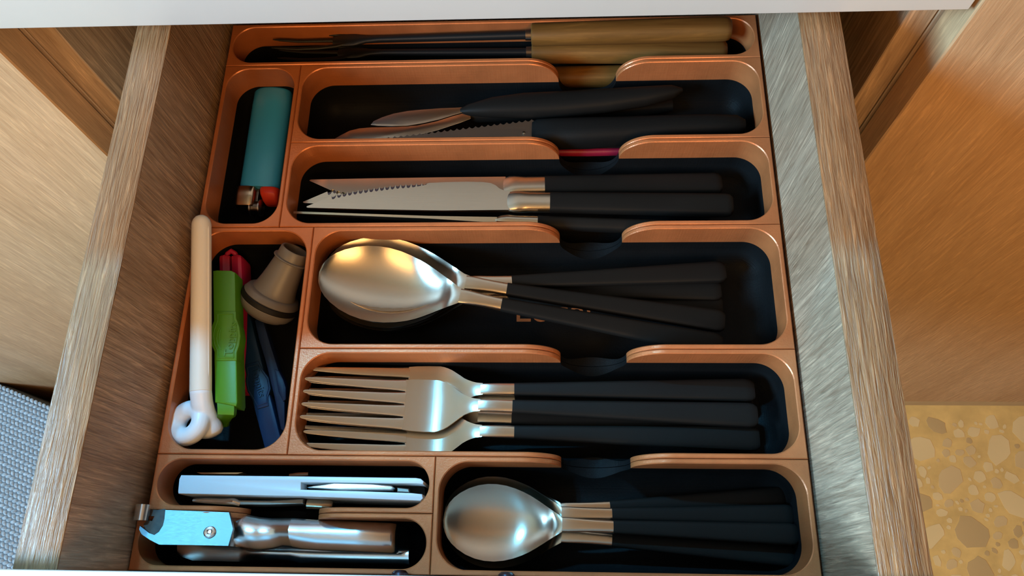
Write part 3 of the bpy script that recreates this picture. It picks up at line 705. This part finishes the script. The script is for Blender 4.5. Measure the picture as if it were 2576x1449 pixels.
mesh('crank', *tube([(-163.17, 51.34, -14.00), (-156.87, 51.24, -14.00), (-149.46, 50.97, -14.00), (-143.91, 50.93, -13.00), (-141.25, 50.18, -14.00)], [.8, 1.3, 1.4, 1.6, 1.2], 10), M['chrome'], wo)
mesh('side_plate', *prism([(-142.61, 51.62, -18.00), (-127.04, 51.61, -18.00), (-112.18, 52.48, -18.00), (-111.95, 50.37, -18.00), (-126.79, 49.68, -18.00), (-142.30, 49.51, -18.00)], -24, -13, .4), M['chrome_dark'], wo, angle=25)
mesh('cutting_wheel', *tube([(-111.80, 50.73, -18.00), (-111.44, 50.73, -18.00), (-100.74, 50.32, -18.00), (-99.64, 50.34, -18.00)], [1.6, 2.3, 2.2, 1.4], 14), M['brass'], wo)
mesh('far_plate', *prism([(-163.48, 63.86, -16.00), (-141.94, 64.06, -16.00), (-144.64, 63.32, -16.00), (-161.49, 63.16, -16.00)], -24, -14), M['brass'], wo, smooth=False)
mesh('far_lever', *tube([(-120.78, 63.36, -16.00), (-116.73, 63.67, -16.00), (-111.94, 63.98, -16.00)], [.6, 1.0, .8], 8), M['brass'], wo)

# ---------------------------------------------------------------- chrome can opener
co = thing('can_opener', 'chrome lever can opener with round screw and hooked end', 'opener', (-122.37, 37.07, -15.00))
top = [(-167.49, 45.65, 2.14), (-153.53, 45.49, 0.14), (-140.82, 45.29, -1.66), (-137.57, 38.44, -0.42), (-137.89, 31.35, 1.40), (-153.18, 31.35, 3.63), (-166.06, 31.25, 5.53), (-170.29, 33.10, 5.68), (-174.32, 35.30, 5.72), (-175.86, 37.24, 5.46), (-175.98, 38.73, 5.11), (-173.98, 37.45, 5.13), (-171.41, 35.86, 5.16), (-169.09, 35.09, 5.01), (-167.53, 36.44, 4.45), (-166.65, 39.11, 3.65), (-166.79, 41.95, 2.96)]
n = len(top)
mesh('lever', top + [drop(p, -1.8) for p in top], [tuple(range(n)), tuple(range(2 * n - 1, n - 1, -1))] + [(i, (i + 1) % n, n + (i + 1) % n, n + i) for i in range(n)], M['chrome_lamp_tint'], co, angle=30)
def strip(st, nv=14, th=1.4):
    up = []; dn = []
    for a, b, bg, e in st:
        A = Vector(a); B = Vector(b)
        r = [A + (B - A) * (j / nv) + Vector((0, 0, bg * (1 - abs(2 * j / nv - 1) ** e))) for j in range(nv + 1)]
        up.append([tuple(p) for p in r]); dn.append([(p.x, p.y, p.z - th) for p in r])
    return loft([u + d[::-1] for u, d in zip(up, dn)])
mesh('saddle', *strip([((-143.85, 45.68, -6.50), (-140.15, 31.50, -2.50), 0.1, 2), ((-142.64, 45.65, -8.00), (-138.98, 31.42, -4.00), .3, 2), ((-141.82, 45.71, -10.50), (-138.58, 31.43, -7.50), 1.5, 2), ((-139.65, 45.52, -12.00), (-136.85, 31.24, -10.00), 4.2, 2), ((-135.23, 45.10, -12.50), (-132.67, 30.51, -11.00), 5.6, 2), ((-130.59, 44.29, -12.50), (-128.54, 30.28, -12.00), 5.2, 2), ((-125.27, 43.88, -13.00), (-123.44, 30.87, -12.50), 4.4, 2), ((-120.08, 44.04, -12.00), (-118.59, 31.91, -12.00), 5.2, 2), ((-115.45, 43.97, -10.50), (-113.97, 31.41, -10.50), 5.6, 2)]), M['chrome'], co, angle=60)
mesh('grip', *strip([((-115.45, 43.97, -10.50), (-113.97, 31.41, -10.50), 5.6, 2), ((-110.78, 43.65, -10.00), (-109.32, 30.79, -10.00), 4.6, 2.2), ((-103.74, 43.26, -10.50), (-102.37, 30.41, -10.50), 4.0, 2.6), ((-86.12, 42.88, -11.50), (-85.00, 30.03, -11.50), 4.0, 2.8), ((-71.17, 42.46, -12.50), (-70.25, 29.62, -12.50), 4.0, 2.8), ((-69.13, 42.25, -14.00), (-68.26, 29.70, -14.00), 3.6, 2.8), ((-68.77, 41.87, -18.00), (-67.99, 30.36, -18.00), 2.4, 2.6), ((-64.93, 41.58, -23.00), (-64.26, 30.95, -23.00), 1.2, 2.4)]), M['chrome'], co, angle=60)
mesh('lower_arm', *strip([((-172.62, 34.05, -25.00), (-171.72, 28.86, -25.00), .3, 2), ((-170.06, 34.44, -25.00), (-168.82, 27.17, -25.00), .3, 2), ((-165.58, 34.49, -25.00), (-164.15, 25.87, -25.00), .4, 2), ((-143.92, 34.43, -25.00), (-142.66, 25.66, -25.00), .5, 2), ((-140.53, 34.13, -25.00), (-139.33, 25.54, -25.00), 1.2, 2), ((-136.78, 33.88, -26.00), (-135.65, 25.62, -26.00), 4, 2), ((-127.46, 33.66, -26.00), (-126.48, 25.92, -26.00), 4.2, 2), ((-118.77, 33.38, -25.00), (-117.90, 26.02, -25.00), 3.5, 2), ((-113.82, 33.06, -24.00), (-112.95, 25.38, -24.00), 2.6, 2.4), ((-88.19, 33.06, -24.00), (-87.52, 25.41, -24.00), 2.6, 2.6), ((-64.56, 33.04, -24.00), (-64.08, 25.42, -24.00), 2.4, 2.6)]), M['chrome'], co, angle=60)
ln = Vector((.14, .24, .96)).normalized()
mesh('screw', *lathe([(-.2, 2.6), (.5, 2.55), (.9, 2.1), (1.05, 1.2), (.75, .7), (.7, .05)], (-146.72, 36.74, 1.34), ln, 28), M['chrome'], co, angle=25)
jaw = [drop(p, -1.6) for p in [(-174.83, 45.98, 3.13), (-171.46, 45.72, 2.70), (-168.66, 46.30, 2.15), (-167.25, 44.81, 2.31), (-166.62, 41.95, 2.94), (-166.81, 39.10, 3.68), (-167.85, 36.43, 4.49), (-169.41, 35.08, 5.06), (-171.73, 35.85, 5.21), (-173.98, 37.45, 5.13), (-175.57, 39.57, 4.84), (-174.44, 41.26, 4.25), (-172.40, 40.98, 4.02), (-172.00, 43.00, 3.46), (-174.00, 43.12, 3.72)]]
n = len(jaw)
mesh('cutter', jaw + [drop(p, -3.5) for p in jaw], [tuple(range(n)), tuple(range(2 * n - 1, n - 1, -1))] + [(i, (i + 1) % n, n + (i + 1) % n, n + i) for i in range(n)], M['stain'], co, angle=30)
hc = Vector((-176.67, 44.40, 3.79)); secs = []
for i in range(13):
    a = math.radians(-30 + 250 * i / 12)
    p = hc + Vector((math.cos(a) * 3.2, 0, math.sin(a) * 3.0)); q = hc + Vector((math.cos(a) * 2.0, 0, math.sin(a) * 1.8))
    secs.append([(p.x, p.y - 3.4, p.z), (p.x, p.y + 3.2, p.z), (q.x, q.y + 3.2, q.z), (q.x, q.y - 3.4, q.z)])
mesh('hook', *loft(secs), M['chrome'], co, angle=50)

# ---------------------------------------------------------------- grey woven floor cushion, lower left
st = thing('floor_cushion', 'grey woven cushion on the floor, left of the open drawer', 'cushion', (-756.7, 23.5, -740))
ex = Vector((.933, -.357, 0)); ny = Vector((.357, .933, 0)); sc = Vector((-756.7, 23.5, 0))
def seat_rect(h, z):
    out = []
    for a, b, a0 in ((1, 1, 0), (-1, 1, 90), (-1, -1, 180), (1, -1, 270)):
        for k in range(5):
            g = math.radians(a0 + 22.5 * k)
            out.append(tuple(sc + ex * (a * (h - 8) + 8 * math.cos(g)) + ny * (b * (h - 8) + 8 * math.sin(g)) + Vector((0, 0, z))))
    return out
seat = mesh('cover', *loft([seat_rect(h, z) for h, z in ((216, -740), (226, -733), (230, -715), (231, -680), (230, -630), (228, -617), (224, -612.5), (219, -611.5))]), M['weavebase'], st)
wv = []; wf = []
tab = [(-1, 0, 0), (-.55, .75, .55), (0, 1, .75), (.55, .75, .55), (1, 0, 0)]
for i in range(0, 60):
    for j in range(0, 72):
        c = sc + ex * (224 - i * 6.3 - (3.1 if j % 2 else 0)) + ny * (226 - j * 5.4) + Vector((0, 0, -611.6 - .5 * max(0, 2 - j)))
        b = len(wv); tw = .35 if j % 2 else -.35
        for s, wd, h in tab:
            m_ = c + ex * s * 3.7 + ny * s * tw * 3
            wv += [tuple(m_ - ny * 2.6 * wd), tuple(m_ + Vector((0, 0, 3.0 * h + .1))), tuple(m_ + ny * 2.6 * wd)]
        for k in range(4): wf += [(b + k * 3, b + k * 3 + 3, b + k * 3 + 4, b + k * 3 + 1), (b + k * 3 + 1, b + k * 3 + 4, b + k * 3 + 5, b + k * 3 + 2)]
pts = [tuple(mv(p) - ORG[st.name]['org']) for p in wv]
me = bpy.data.meshes.new('weave'); me.from_pydata(pts, [], wf); me.materials.append(M['weave'])
me.polygons.foreach_set('use_smooth', [True] * len(me.polygons))
wo_ = link('weave', me, st); wo_['kind'] = 'stuff'
